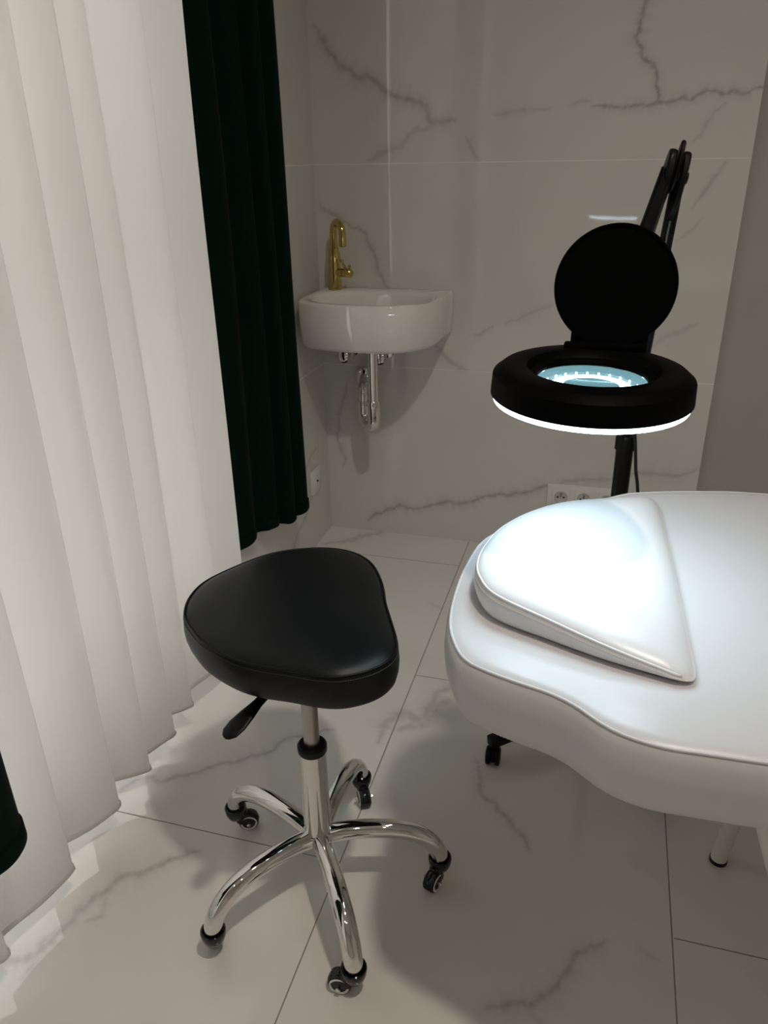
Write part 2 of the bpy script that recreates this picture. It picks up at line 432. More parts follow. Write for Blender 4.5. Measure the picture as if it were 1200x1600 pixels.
# the tall window
win = MB(); fw = .06
for y in (WY0 + fw / 2, (WY0 + WY1) / 2, WY1 - fw / 2): win.box((WX, y, WZ / 2), (.07, fw, WZ))
for z in (.12 + fw / 2, 1.1, WZ - fw / 2): win.box((WX, (WY0 + WY1) / 2, z), (.066, WY1 - WY0, fw))
wo = struct(win.build('window_1', 'white_plastic', smooth=False))
g = MB(); g.box((WX, (WY0 + WY1) / 2, WZ / 2), (.006, WY1 - WY0 - fw, WZ - fw))
g.build('pane', 'pane', wo, smooth=False)
b = MB(); b.box(((XL - .3 + XR) / 2, (YF + YB) / 2, ZC + .05), (XR - XL + .6, YB - YF + .4, .10))
struct(b.build('ceiling', 'ceiling', smooth=False))
b = MB(); b.box((XR + .05, (YF + YB) / 2, ZC / 2), (.10, YB - YF + .2, ZC))
struct(b.build('wall_right', 'plaster', smooth=False))
b = MB(); b.box(((XL + XR) / 2, YF - .05, ZC / 2), (XR - XL + .5, .10, ZC))
struct(b.build('wall_front', 'plaster', smooth=False))

# recessed ceiling lamps (they light the room; out of the frame)
spots = ['first', 'second']
for i, (x, y) in enumerate(SPOT_AT):
    where = ['above the head of the couch', 'behind the camera on the couch side', 'behind the camera by the curtains', 'above the far end of the couch'][i]
    t = thing('ceiling_lamp', 'round recessed warm ceiling lamp ' + where, 'ceiling lamp', (x, y, ZC), 'recessed ceiling lamps')
    b = MB(); b.lathe([(.032, ZC - .002), (.045, ZC - .006), (.05, ZC - .001)], 32, Matrix.Translation((x, y, 0)), cap0=False, cap1=False)
    b.build('bezel', 'chrome', t)
    b = MB(); b.lathe([(.034, ZC - .0015), (.034, ZC - .003)], 32, Matrix.Translation((x, y, 0)))
    b.build('lamp_glass', 'spot_glass', t)
    ld = bpy.data.lights.new('ceiling_lamp_light', 'SPOT'); ld.energy = SPOT_POWER * 4 * SPOT_GAIN[i]; ld.color = WARM
    ld.spot_size = math.radians(150); ld.spot_blend = 0.8; ld.shadow_soft_size = 0.05
    lo = bpy.data.objects.new('ceiling_lamp_light', ld); scn.collection.objects.link(lo)
    lo.parent = t; lo.location = (0, 0, -.02)

# ------------------------------------------------------------------ curtains
def drape(name, plan, zlow, z1, matname, thick=0.0, flare=0.0, hem=0.0, seed=1, n=260, rows=26, amp_x=None):
    """cloth hanging from z1 to z0; plan is the top view line"""
    rnd = random.Random(seed)
    base = spline([(x, y, 0) for x, y in plan], n, closed=False)
    mx = sum(p.x for p in base) / n
    ph = [rnd.random() * 6.28 for _ in range(6)]
    rs = []
    for r in range(rows):
        t = r / (rows - 1)
        row = []
        for i, p in enumerate(base):
            z0 = zlow(p.y) if callable(zlow) else zlow; z = z0 + (z1 - z0) * t
            k = 1 + flare * (1 - t) ** 2
            x = mx + (p.x - mx) * k + 0.0035 * math.sin(z * 2.1 + ph[0] + p.y * 9) + 0.002 * math.sin(z * 4.7 + p.y * 23 + ph[1])
            y = p.y + 0.004 * math.sin(z * 1.7 + ph[2] + p.y * 5)
            zz = z
            if r == 0: zz = z + 0.004 * math.sin(p.y * 40 + ph[3])
            row.append((x, y, zz))
        rs.append(row)
    b = MB(); b.rings(rs, False, False, closed=False)
    o = b.build(name, matname, angle=180, solid=False)
    hb = None
    if hem:                                             # turned-up hem band, a little in front of the cloth
        hr = []
        for (zz, off) in ((hem, .0008), (hem - .001, .0028), (.003, .0032), (-.002, .0), (.003, -.002)):
            row = []
            for i, p in enumerate(rs[0]):
                z0 = p[2]
                a = Vector(rs[0][max(0, i - 1)]); c = Vector(rs[0][min(n - 1, i + 1)])
                t = (c - a).normalized(); nn = Vector((t.y, -t.x, 0))
                q = Vector(p) + nn * off; q.z = z0 + zz
                row.append(q)
            hr.append(row)
        h = MB(); h.rings(hr, False, False, closed=False)
        hb = h.build('hem', matname, o, angle=180, solid=False)
    return o

def folds(edges, x_in, x_out, tail=0.3):
    """plan points of folds that each swell toward the room and end at the given Y silhouettes"""
    pts = []
    for a, b in zip(edges[:-1], edges[1:]):
        s = b - a
        k = [.95, .40, 1.0, .35, .75][len(pts) // 6 % 5]; d = (x_out - x_in) * k; xi = x_out - d
        pts += [(xi, a + .03 * s), (xi + d * .12, a + .20 * s), (xi + d * .42, a + .46 * s), (xi + d * .80, a + .76 * s),
                (x_out, a + .96 * s), (xi + d * .70, a + 1.02 * s)]
    return pts
SE = [-0.62, -0.45, -0.30, -0.14, 0.03, 0.17, 0.34, 0.48, 0.63, 0.79, 0.945, 1.055, 1.15, 1.24, 1.40, 1.55]
o = drape('sheer_curtain', folds(SE, -.925, -.826) + [(-.875, 1.56)], lambda y: .060 + .045 * min(1, max(0, (y - 1.10) / .3)), 2.62, 'sheer', flare=.0, hem=.011, seed=4, n=620, rows=30)
tag(o, 'floor-length white sheer curtain hanging in soft folds over the tall window', 'curtain')
o = drape('velvet_curtain', [(-.883, 1.60), (-.862, 1.69), (-.872, 1.735), (-.845, 1.755), (-.835, 1.79), (-.856, 1.80), (-.84, 1.815),
                             (-.815, 1.82), (-.811, 1.85), (-.835, 1.862), (-.81, 1.875), (-.797, 1.895), (-.803, 1.925), (-.83, 1.94), (-.865, 1.96)],
          .275, 2.62, 'velvet', hem=.03, seed=7, n=240, flare=.0)
tag(o, 'dark green velvet curtain gathered at the far end of the sheer curtain, near the washbasin', 'curtain', 'green velvet curtains')
o = drape('velvet_curtain', [(-.80, .15), (-.77, .20), (-.75, .26), (-.77, .31), (-.795, .34), (-.77, .38), (-.745, .44), (-.76, .50), (-.79, .52), (-.765, .55),
                             (-.745, .60), (-.750, .645), (-.772, .668), (-.80, .66)],
          .312, 2.62, 'velvet', hem=.03, seed=8, n=240, flare=.0)
tag(o, 'dark green velvet curtain at the lower left, in front of the sheer', 'curtain', 'green velvet curtains')
b = MB(); b.tube([(-.845, -1.0, 2.655), (-.845, 2.05, 2.655)], .012)
for y in (-.9, .5, 1.98): b.box((-.868, y, 2.665), (.05, .02, .03))
tag(b.build('curtain_rail', 'white_metal'), 'white curtain rail above the window carrying the curtains', 'curtain rail')

# ------------------------------------------------------------------ washbasin
zr = .845
outer = ccw(spline([(-.868, YB - .001, 0), (-.872, 2.30, 0), (-.872, 2.18, 0), (-.862, 2.105, 0), (-.82, 2.066, 0), (-.735, 2.045, 0), (-.66, 2.041, 0), (-.59, 2.049, 0),
                    (-.53, 2.078, 0), (-.49, 2.13, 0), (-.468, 2.20, 0), (-.462, 2.30, 0), (-.462, YB - .001, 0), (-.52, YB - .001, 0), (-.66, YB - .001, 0), (-.80, YB - .001, 0)], 120))
def bylight(pts, c):
    return sorted(pts, key=lambda p: math.atan2(p.y - c[1], p.x - c[0]))
bc = (-.665, 2.19)
outer = bylight(outer, bc)
sink = thing('washbasin', 'small white rounded washbasin mounted on the marble wall in the corner', 'washbasin', (-.665, YB, zr - .135))
b = MB(); rs = []
rs.append(toward(outer, bc, .55, zr - .138))
rs.append(at_z(inset(outer, .030), zr - .136)); rs.append(at_z(inset(outer, .012), zr - .132)); rs.append(at_z(inset(outer, .005), zr - .120))
rs.append(at_z(outer, zr - .06)); rs.append(at_z(outer, zr - .006)); rs.append(at_z(inset(outer, .002), zr - .002)); rs.append(at_z(inset(outer, .006), zr))
def bowl(s, z, dy=0):
    r = []
    for p in outer:
        a = math.atan2(p.y - bc[1], p.x - bc[0]); ca, sa = math.cos(a), math.sin(a)
        k = 1 / ((abs(ca / .182) ** 2.5 + abs(sa / (.128 if sa < 0 else .108)) ** 2.5) ** (1 / 2.5))
        r.append(Vector((bc[0] + k * ca * s, bc[1] + k * sa * s + dy, z)))
    return r
for s_, dz in ((1.03, 0), (1.0, -.003), (.97, -.015), (.93, -.05), (.84, -.082), (.6, -.098), (.3, -.102), (.1, -.104)): rs.append(bowl(s_, zr + dz))
b.rings(rs)
for i in range(len(b.v)):
    if b.v[i].y > YB - .001: b.v[i].y = YB - .001
b.build('basin', 'ceramic', sink, angle=50)
b = MB(); b.lathe([(.02, zr - .1035), (.021, zr - .1015), (.014, zr - .1005)], 32, Matrix.Translation((bc[0], bc[1], 0))); b.build('drain', 'chrome', sink)

tx, ty = -.818, 2.305
tap = thing('basin_tap', 'gold swan-neck mixer tap standing on the washbasin', 'tap', (tx, ty, zr))
T0 = Matrix.Translation((tx, ty, zr))
b = MB(); b.lathe([(.0215, .0005), (.0215, .006), (.0195, .008), (.019, .05), (.0188, .095), (.0175, .105), (.0135, .13), (.0115, .148)], 40, T0)
b.build('body', 'gold', tap)
d = Vector((.70, -.71, 0)); r_ = .031
path = [Vector((tx, ty, zr + .140))]
top = Vector((tx, ty, zr + .165))
path.append(top)
for k in range(1, 17):
    a = math.pi * k / 16
    path.append(top + d * (r_ - r_ * math.cos(a)) + Vector((0, 0, r_ * math.sin(a))))
path.append(path[-1] + Vector((0, 0, -.034)))
b = MB(); b.tube(path, [.011] * (len(path) - 1) + [.0112], 24); b.build('spout', 'gold', tap)
b = MB(); b.lathe([(.0085, 0), (.0085, .001)], 24, Matrix.Translation(path[-1] + Vector((0, 0, -.0012)))); b.build('aerator', 'dark', tap)
h0 = Vector((tx + .012, ty - .006, zr + .052)); hd = Vector((.93, -.36, 0))
b = MB(); b.tube([h0, h0 + hd * .022], .0125, 24); b.tube([h0 + hd * .0225, h0 + hd * .024], .010, 24)
b.tube([h0 + hd * .0245, h0 + hd * .050, h0 + hd * .054], [.0125, .0125, .009], 24)
hub = b.build('handle', 'gold', tap)
b = MB(); q = h0 + hd * .040
b.tube([q, q + Vector((-.018, -.004, .036))], [.0045, .0035], 12); b.tube([q + hd * .004, q + Vector((.006, -.002, .024))], .004, 12)
b.tube([q + Vector((-.018, -.004, .033)), q + Vector((-.0185, -.004, .040))], .0055, 12)
b.build('lever', 'gold', hub)

trap = thing('drain_trap', 'chrome bottle-neck drain pipe with U-bend below the washbasin', 'drain pipe', (-.668, YB, .45))
px, py = -.668, 2.185
b = MB(); b.tube([(px, py, zr - .137), (px, py, .50)], .0155, 24); b.build('tailpipe', 'chrome', trap)
b = MB(); b.tube([(px, py, .535), (px, py, .528), (px, py, .515)], [.0185, .0205, .0205], 24); b.build('slip_nut', 'chrome', trap)
px2, py2 = -.722, 2.25; mid = Vector(((px + px2) / 2, (py + py2) / 2, .475)); hv = Vector((px2 - px, py2 - py, 0)) / 2
pth = [Vector((px, py, .515))]
for k in range(0, 17):
    a = math.pi * k / 16; pth.append(mid - hv * math.cos(a) + Vector((0, 0, -.032 * math.sin(a))))
pth.append(Vector((px2, py2, .505)))
b = MB(); b.tube(pth, .0185, 24); b.build('u_bend', 'chrome', trap)
b = MB(); b.tube([(px2, py2, .498), (px2, py2, .505), (px2, py2, .515)], [.0205, .0205, .0185], 24); b.build('slip_nut', 'chrome', trap)
pth = [Vector((px2, py2, .505)), Vector((px2, py2, .535))]
for k in range(1, 9):
    a = math.pi / 2 * k / 8
    pth.append(Vector((px2 - .006 * (1 - math.cos(a)), py2 + .024 * (1 - math.cos(a)), .535 + .024 * math.sin(a))))
pth.append(Vector((-.752, YB, .559)))
b = MB(); b.tube(pth, .015, 24); b.build('wall_pipe', 'chrome', trap)
b = MB(); b.tube([(-.752, YB - .001, .559), (-.752, YB - .006, .559), (-.752, YB - .012, .559)], [.034, .032, .020], 32); b.build('wall_flange', 'chrome', trap)

for i, (vx, w_) in enumerate(((-.790, 'left'), (-.672, 'right'))):
    t = thing('angle_valve', 'small chrome angle valve under the washbasin, to the %s of the drain pipe' % w_, 'valve', (vx, YB, .66), 'angle valves under the basin')
    b = MB(); b.tube([(vx, YB, .650), (vx, YB - .004, .650), (vx, YB - .005, .650)], [.024, .023, .012], 24); b.build('wall_plate', 'chrome', t)
    b = MB(); b.tube([(vx, YB - .004, .650), (vx, YB - .07, .650)], .011, 20); b.tube([(vx, YB - .05, .630), (vx, YB - .05, .712)], .009, 20); b.build('valve_body', 'chrome', t)
    b = MB(); b.tube([(vx, YB - .07, .650), (vx, YB - .075, .650), (vx, YB - .10, .650), (vx, YB - .103, .650)], [.014, .020, .019, .014], 20); b.build('knob', 'chrome', t)
    b = MB(); b.tube([(vx, YB - .085, .640), (vx, YB - .085, .626)], .010, 6); b.build('cap_nut', 'black_plastic', t)

# ------------------------------------------------------------------ sockets
def socket_face(t, c, nrm, right):
    """one recessed two-pin socket with earth pin; c = centre on the wall, nrm = out of the wall, right = along it"""
    n, r, u = Vector(nrm), Vector(right), Vector((0, 0, 1))
    T = Matrix(((r.x, u.x, n.x, c[0]), (r.y, u.y, n.y, c[1]), (r.z, u.z, n.z, c[2]), (0, 0, 0, 1)))
    b = MB(); b.box((0, 0, .0035), (.054, .054, .007), T, .002)
    ins = b.build('socket_insert', 'white_plastic', t)
    b = MB(); b.lathe([(.0215, .0068), (.0215, .0085), (.0195, .0092), (.0185, .0075), (.0180, .0071)], 40, T, cap0=False, cap1=True); b.build('socket_well', 'grey_plastic', ins)
    b = MB()
    for dx in (-.0095, .0095): b.lathe([(.0032, .0069), (.0032, .0077)], 16, T @ Matrix.Translation((dx, -.001, 0)))
    b.build('contact_hole', 'dark', ins)
    b = MB(); b.box((0, .008, .0095), (.0055, .012, .006), T, .001); b.build('earth_pin', 'steel', ins)
sc = [-.0925, -.0205, .0515]; zs = .203
t = thing('wall_socket', 'triple white wall socket strip low on the marble back wall behind the couch', 'socket', (sc[1], YB, zs))
b = MB(); b.box((sc[1], YB - .0045, zs), (.232, .009, .083), None, .003)
fr = b.build('frame', 'white_plastic', t)
for x in sc: socket_face(t, (x, YB - .0055, zs), (0, -1, 0), (1, 0, 0))
t = thing('wall_socket', 'single white aerial outlet on the left wall below the green curtain', 'socket', (XL, 2.222, .236))
b = MB(); b.box((XL + .0045, 2.222, .236), (.009, .083, .083), None, .003); b.build('frame', 'white_plastic', t)
b = MB(); b.box((XL + .0075, 2.222, .236), (.007, .054, .054), None, .002); b.build('socket_insert', 'white_plastic', t)
b = MB(); b.tube([(XL + .010, 2.222, .236), (XL + .0125, 2.222, .236)], .0045, 16); b.build('contact_hole', 'dark', t)

# ------------------------------------------------------------------ saddle stool
cx, cy = -.407, .933
st = thing('saddle_stool', 'black triangular-seat stool on a chrome five-star base with castors', 'stool', (cx, cy, 0))
SO = ccw(spline([(x, y, 0) for x, y in SEAT], 160))
ctr = (-.425, .975); zt = .570
b = MB(); rs = []
rs.append(toward(SO, ctr, .3, zt - .062)); rs.append(toward(SO, ctr, .8, zt - .062))
for ins, dz in ((.012, -.0620), (.005, -.0600), (.001, -.054), (-.0025, -.040), (-.0035, -.025), (-.002, -.010), (.0, -.003), (.0015, -.0012), (.003, -.0005), (.006, .0022), (.012, .0055), (.022, .009)):
    rs.append(at_z(inset(SO, ins), zt + dz))
last = inset(SO, .022)
for s_, dz in ((.85, .0125), (.7, .0145), (.5, .016), (.3, .0168), (.1, .017)): rs.append(toward(last, ctr, s_, zt + dz))
b.rings(rs); seat = b.build('seat', 'black_leather', st, angle=80)
def closed_tube(b, pts, r, seg=8):
    n = len(pts); rs = []
    for i in range(n):
        t = (pts[(i + 1) % n] - pts[i - 1]).normalized(); N = Vector((0, 0, 1)); B = t.cross(N).normalized()
        rs.append([pts[i] + (N * math.cos(6.2832 * k / seg) + B * math.sin(6.2832 * k / seg)) * r for k in range(seg)])
    rs.append(rs[0]); b.rings(rs, False, False)
b = MB(); closed_tube(b, at_z(inset(SO, .0006), zt - .0005), .0017); b.build('piping', 'black_leather', seat, angle=180)
def stitches(b, line, r, step=1, frac=.62, rng=None):
    n = len(line)
    for i in range(n if rng is None else 0): pass
    ids = rng if rng is not None else range(n)
    for i in ids:
        a, c = line[i], line[(i + 1) % n]
        if (a - c).length > .02: continue
        b.tube([a, a.lerp(c, frac)], r, 5)
fine = ccw(spline([(x, y, 0) for x, y in SEAT], 330))
b = MB(); stitches(b, at_z(inset(fine, -.0018), zt - .0075), .0005)
b.build('stitching', 'black_thread', seat)
b = MB(); b.box((cx, cy, zt - .067), (.15, .15, .010), None, .003); b.box((cx, cy, zt - .08), (.075, .07, .022), None, .004)
b.build('seat_plate', 'black_metal', st)
# height lever: flat black paddle pointing to the lower left
la, lb = Vector((-.425, .905, .492)), Vector((-.476, .779, .452))
b = MB(); b.tube([la, la.lerp(lb, .35)], .004, 12)
lev = b.build('height_lever', 'steel', st)
ld_ = (lb - la).normalized(); side = ld_.cross(Vector((0, 0, 1))).normalized(); upv = side.cross(ld_)
b = MB(); rs = []
for t_, w_, h_ in ((.28, .0065, .0055), (.33, .0075, .0065), (.5, .0085, .006), (.66, .0135, .0045), (.82, .0165, .0038), (.93, .0145, .0034), (.985, .008, .0026), (1.0, .003, .002)):
    c = la.lerp(lb, t_)
    rs.append([c + side * (w_ * math.cos(a)) + upv * (h_ * math.sin(a)) for a in [2 * math.pi * k / 20 for k in range(20)]])
b.rings(rs); b.build('paddle', 'black_plastic', lev)
b = MB(); b.lathe([(.0134, .30), (.0134, .47), (.0134, zt - .075)], 36, Matrix.Translation((cx, cy, 0))); b.build('gas_rod', 'steel', st)
b = MB(); b.lathe([(.0142, .328), (.0215, .328), (.0250, .324), (.0250, .314), (.0235, .311), (.0142, .311)], 40, Matrix.Translation((cx, cy, 0)), False, False); b.build('collar', 'black_plastic', st)
b = MB(); b.lathe([(.019, .108), (.0240, .110), (.0245, .130), (.0236, .132), (.0236, .3125), (.0225, .3135), (.0142, .3135)], 48, Matrix.Translation((cx, cy, 0))); col = b.build('column', 'chrome', st)
b = MB(); closed_tube(b, [Vector((cx + .0242 * math.cos(a), cy + .0242 * math.sin(a), .132)) for a in [2 * math.pi * k / 48 for k in range(48)]], .0022); b.build('weld_ring', 'chrome', col)
angs = [160.2, 235.6, 304.2, 16.2, 87.4]
swv = [25, 125, 184, 250, 300]                       # each castor's own swivel
for a_, sv in zip(angs, swv):
    a = math.radians(a_); u = Vector((math.cos(a), math.sin(a), 0)); c0 = Vector((cx, cy, 0))
    prof = spline([(.012, 0, .118), (.05, 0, .127), (.10, 0, .131), (.14, 0, .128), (.175, 0, .117), (.200, 0, .097), (.2135, 0, .075), (.218, 0, .054)], 34, closed=False)
    path = [c0 + u * p.x + Vector((0, 0, p.z)) for p in prof]
    rad = [.0170 - .0014 * (i / 33) for i in range(34)]
    b = MB(); b.tube(path, rad, 32); b.build('leg', 'chrome', st)
    e = c0 + u * .218
    sw = math.radians(sv); f = Vector((math.cos(sw), math.sin(sw), 0)); ax = Vector((-f.y, f.x, 0))
    wc = e + f * .023 + Vector((0, 0, .0195))
    T = Matrix(((f.x, ax.x, 0, wc.x), (f.y, ax.y, 0, wc.y), (0, 0, 1, wc.z), (0, 0, 0, 1)))
    b = MB()
    b.lathe([(.010, .028), (.0165, .034), (.0200, .044), (.0212, .055), (.0205, .058), (.0175, .058), (.0165, .050)], 32, Matrix.Translation(e))   # cup round the tube end
    # hood arched over the wheel, blending back under the cup
    rs = []
    for k in range(0, 13):
        t = k / 12; ph_ = math.pi * (t - .5); yy = .0138 * math.sin(ph_); sc_ = max(.25, math.cos(ph_) ** .45)
        rs.append([T @ Vector((.0235 * sc_ * math.cos(q) - .002, yy, .0225 * sc_ * math.sin(q) - .0015)) for q in [math.radians(12 + 156 * m / 18) for m in range(19)]])
    b.rings(rs)
    b.box((-.012, 0, .016), (.022, .022, .024), T, .005)
    cs = b.build('castor', 'black_gloss', st, angle=45)
    RX = T @ Matrix.Rotation(math.pi / 2, 4, 'X')
    b = MB(); b.lathe([(.0165, -.0112), (.0188, -.0095), (.0195, -.005), (.0195, .005), (.0188, .0095), (.0165, .0112)], 36, RX); wh = b.build('wheel', 'rubber', cs)
    for s_ in (-1, 1):
        b = MB(); b.tube([wc + ax * s_ * .0100, wc + ax * s_ * .0175, wc + ax * s_ * .0186], [.0042, .0042, .003], 6)
        b.build('axle_bolt', 'chrome', cs)
        b = MB(); b.lathe([(.0125, s_ * .0112), (.0125, s_ * .0122), (.0160, s_ * .0122), (.0165, s_ * .0112)], 32, RX, False, False)
        b.build('wheel_rim', 'white_plastic', cs)

# ------------------------------------------------------------------ treatment couch
bed = thing('treatment_couch', 'white upholstered treatment couch with curvy head end on white tube legs', 'treatment couch', (.75, .96, 0))
far = [(.282, 1.292), (.6, 1.30), (1.0, 1.30), (1.5, 1.295), (1.82, 1.28), (1.93, 1.22), (1.97, 1.12), (1.98, .96), (1.97, .80), (1.93, .70), (1.82, .64), (1.5, .625), (1.0, .62), (.6, .622), (.3, .628)]
BO = [(x, y) for x, y in BED[1:-1]]
BP = ccw(spline([(x, y, 0) for x, y in list(reversed(BO)) + [(.282, 1.292)] + far[1:]], 420))
bc2 = [(-.02, .93)]
b = MB(); rs = []; Z = .70
def shrink(p, k, z):      # move toward the couch's long axis
    ax0, ax1 = .12, 1.72
    qx = min(max(p.x, ax0), ax1); qy = .96
    return Vector((qx + (p.x - qx) * k, qy + (p.y - qy) * k, z))
rs.append([shrink(p, .5, Z - .098) for p in BP])
for ins, dz in ((.03, -.098), (.014, -.094), (.003, -.084), (-.004, -.06), (-.0065, -.035), (-.005, -.014), (-.001, -.003), (.001, -.0012), (.003, -.0002), (.006, .0016), (.014, .0028)):
    rs.append(at_z(inset(BP, ins), Z + dz))
for k, dz in ((.86, .0030), (.7, .0025), (.45, .0012), (.2, .0), (.02, .0)): rs.append([shrink(p, k, Z + dz) for p in BP])
b.rings(rs); mt = b.build('mattress', 'white_leather', bed, angle=80)
b = MB(); closed_tube(b, at_z(inset(BP, .0004), Z - .0008), .0018); b.build('piping', 'white_leather', mt, angle=180)
b = MB(); fb = ccw(spline([(p.x, p.y, 0) for p in BP], 1100)); stitches(b, at_z(inset(fb, .0155), Z - .0955), .0005, rng=[i for i in range(1100) if fb[i].x < .5 and fb[i].y < 1.0])
b.build('stitching', 'white_thread', mt)
b = MB(); b.box((.92, .96, Z - .113), (1.5, .42, .03), None, .004); b.build('under_frame', 'white_metal', bed)
for hx, s_ in ((.30, 1), (1.65, -1)):
    for y, dx, up_ in ((1.17, .0, .06), (.84, .11, -.21)):
        f0 = Vector((hx + s_ * dx, y, .006)); t0 = Vector((hx + s_ * (dx + up_), y, Z - .10))
        b = MB(); b.tube([f0, t0], .0145, 24); lg = b.build('leg', 'white_metal', bed)
        b = MB(); b.tube([f0 + Vector((0, 0, -.0055)), f0 + Vector((0, 0, .002))], .0158, 24); b.build('foot_cap', 'rubber', lg)

# ------------------------------------------------------------------ pillow
PO = ccw(spline([(x, y, 0) for x, y in PILLOW], 260))
pil = thing('wedge_pillow', 'glossy white wedge pillow with stitched edge lying on the head of the couch', 'pillow', (-.02, .9, Z))
pcx, pcy = -.035, .885
def sh(p):  # seam height above the couch, tapering to the thin edge
    t = (p.x + .135) / .27
    return .039 * max(0.0, 1 - max(0, t)) ** .75 + .003
def pring(k, up, low=False):
    out = []
    for p in PO:
        q = Vector((pcx + (p.x - pcx) * k, pcy + (p.y - pcy) * k, 0))
        q.z = Z + .0045 + (0 if low else sh(q)) + up
        out.append(q)
    return out
def pin(d, fz):
    return [Vector((q.x, q.y, fz(q))) for q in inset(PO, d)]
zb = Z + .0035
def pk(k, fz):
    return [Vector((pcx + (q.x - pcx) * k, pcy + (q.y - pcy) * k, fz(Vector((pcx + (q.x - pcx) * k, 0, 0))))) for q in PO]
rs = [pk(.6, lambda q: zb), pk(.90, lambda q: zb), pk(.965, lambda q: zb + .002), pk(.995, lambda q: zb + .1 * sh(q) + .003), pin(-.003, lambda q: zb + .45 * sh(q) + .002),
      pin(-.002, lambda q: zb + .85 * sh(q)), pk(1, lambda q: zb + sh(q))]
for k in (.99, .978, .96, .93, .89, .84, .78, .70, .6, .45, .3, .15, .02):
    rs.append(pk(k, lambda q: zb + sh(q) + .017 * (1 - k ** 5.5) ** .75))
b = MB(); b.rings(rs); cov = b.build('cover', 'white_gloss_leather', pil, angle=80)
pl_ = pin(.0005, lambda q: zb + sh(q) + .0004)
k0 = max(range(len(pl_)), key=lambda k: pl_[k].x - .3 * abs(pl_[k].y - .95))
pl_ = [q for q in pl_[k0:] + pl_[:k0] if q.x < .112 and not (q.x > .0 and q.y > 1.0)]
b = MB(); b.tube(pl_, .0018, 8); b.build('piping', 'white_gloss_leather', cov, angle=180)
fp = ccw(spline([(p.x, p.y, 0) for p in PO], 380))
b = MB(); stitches(b, [Vector((q.x, q.y, zb + .86 * sh(q) - .001)) for q in inset(fp, -.0022)], .00055, rng=[i for i in range(380) if fp[i].x < .115]); b.build('stitching', 'white_thread', cov)

# ------------------------------------------------------------------ magnifying lamp
lb0 = Vector((.055, 1.49, 0))
lamp = thing('magnifying_lamp', 'black magnifying lamp with lit white ring and open lens cover on a rolling stand', 'lamp', lb0)
HC = Vector((-.012, .924, .988))
TH = Matrix.Translation(HC) @ Matrix.Rotation(math.radians(1.6), 4, 'X') @ Matrix.Rotation(math.radians(1.0), 4, 'Y')
b = MB(); b.lathe([(.074, -.034), (.1165, -.034), (.1178, -.033), (.1178, -.031), (.1166, -.0105), (.1158, -.0085), (.1065, -.0008), (.1045, .0), (.0790, .0008), (.0772, .0), (.0745, -.006), (.0715, -.0085), (.0650, -.0095), (.0635, -.012), (.0635, -.0145), (.068, -.016), (.068, -.034), (.074, -.034)], 96, TH, False, False)
head = b.build('lamp_head', 'lamp_black', lamp, angle=28)
b = MB(); b.lathe([(.0655, -.0335), (.0670, -.040), (.0760, -.0435), (.1060, -.0435), (.1140, -.0405), (.1165, -.0345), (.1160, -.0330)], 96, TH, False, False)
b.build('ring_diffuser', 'diffuser', lamp)
b = MB(); b.lathe([(.0636, -.0185), (.0660, -.0185), (.0662, -.0400), (.0650, -.0400)], 96, TH, False, False)
inr = b.build('emissive_inner_ring', 'inner_glow', lamp)
b = MB()
for k in range(30): b.lathe([(.0016, -.0006), (.0016, .0006)], 10, TH @ Matrix.Rotation(k * math.pi / 15, 4, 'Z') @ Matrix.Translation((.0642, 0, -.031)) @ Matrix.Rotation(math.pi / 2, 4, 'Y'))
chips = b.build('led_chips', 'led', inr); chips['kind'] = 'stuff'
b = MB(); prof = []
for k in range(9): r = .0002 + .0634 * k / 8; prof.append((r, -.0155 + .0009 * (1 - (r / .0636) ** 2)))
prof2 = [(r, -.0175 - .0009 * (1 - (r / .0636) ** 2)) for r, _ in reversed(prof)]
b.lathe(prof + prof2, 64, TH); b.build('magnifying_lens', 'lens', lamp, angle=60)
# hinge and raised cover
hp = Vector((-.003, HC.y + .083, HC.z + .006))
lc = Vector((.003, 1.022, 1.066)); nrm = Vector((-.05, -.985, .17)).normalized()
ux = Vector((1, 0, -.012)); ux = (ux - nrm * ux.dot(nrm)).normalized(); uy = nrm.cross(ux)
TL = Matrix(((ux.x, uy.x, nrm.x, lc.x), (ux.y, uy.y, nrm.y, lc.y), (ux.z, uy.z, nrm.z, lc.z), (0, 0, 0, 1)))
b = MB(); b.lathe([(.0715, -.004), (.0735, -.0025), (.0738, .0015), (.0730, .0035), (.0712, .0035), (.0705, .0012)], 80, TL)
lid = b.build('lens_cover', 'lamp_black', lamp, angle=40)
b = MB(); b.box((0, -.066, -.002), (.094, .044, .006), TL, .002); b.build('cover_neck', 'lamp_black', lid)
b = MB(); b.lathe([(.0016, .0012), (.0012, .0020)], 12, TL); b.build('moulding_pip', 'lamp_black', lid)
b = MB(); b.bar(hp + Vector((-.049, 0, 0)), hp + Vector((.049, 0, 0)), .010, .010, (0, 0, 1), .003)
b.build('hinge', 'lamp_black', lamp)
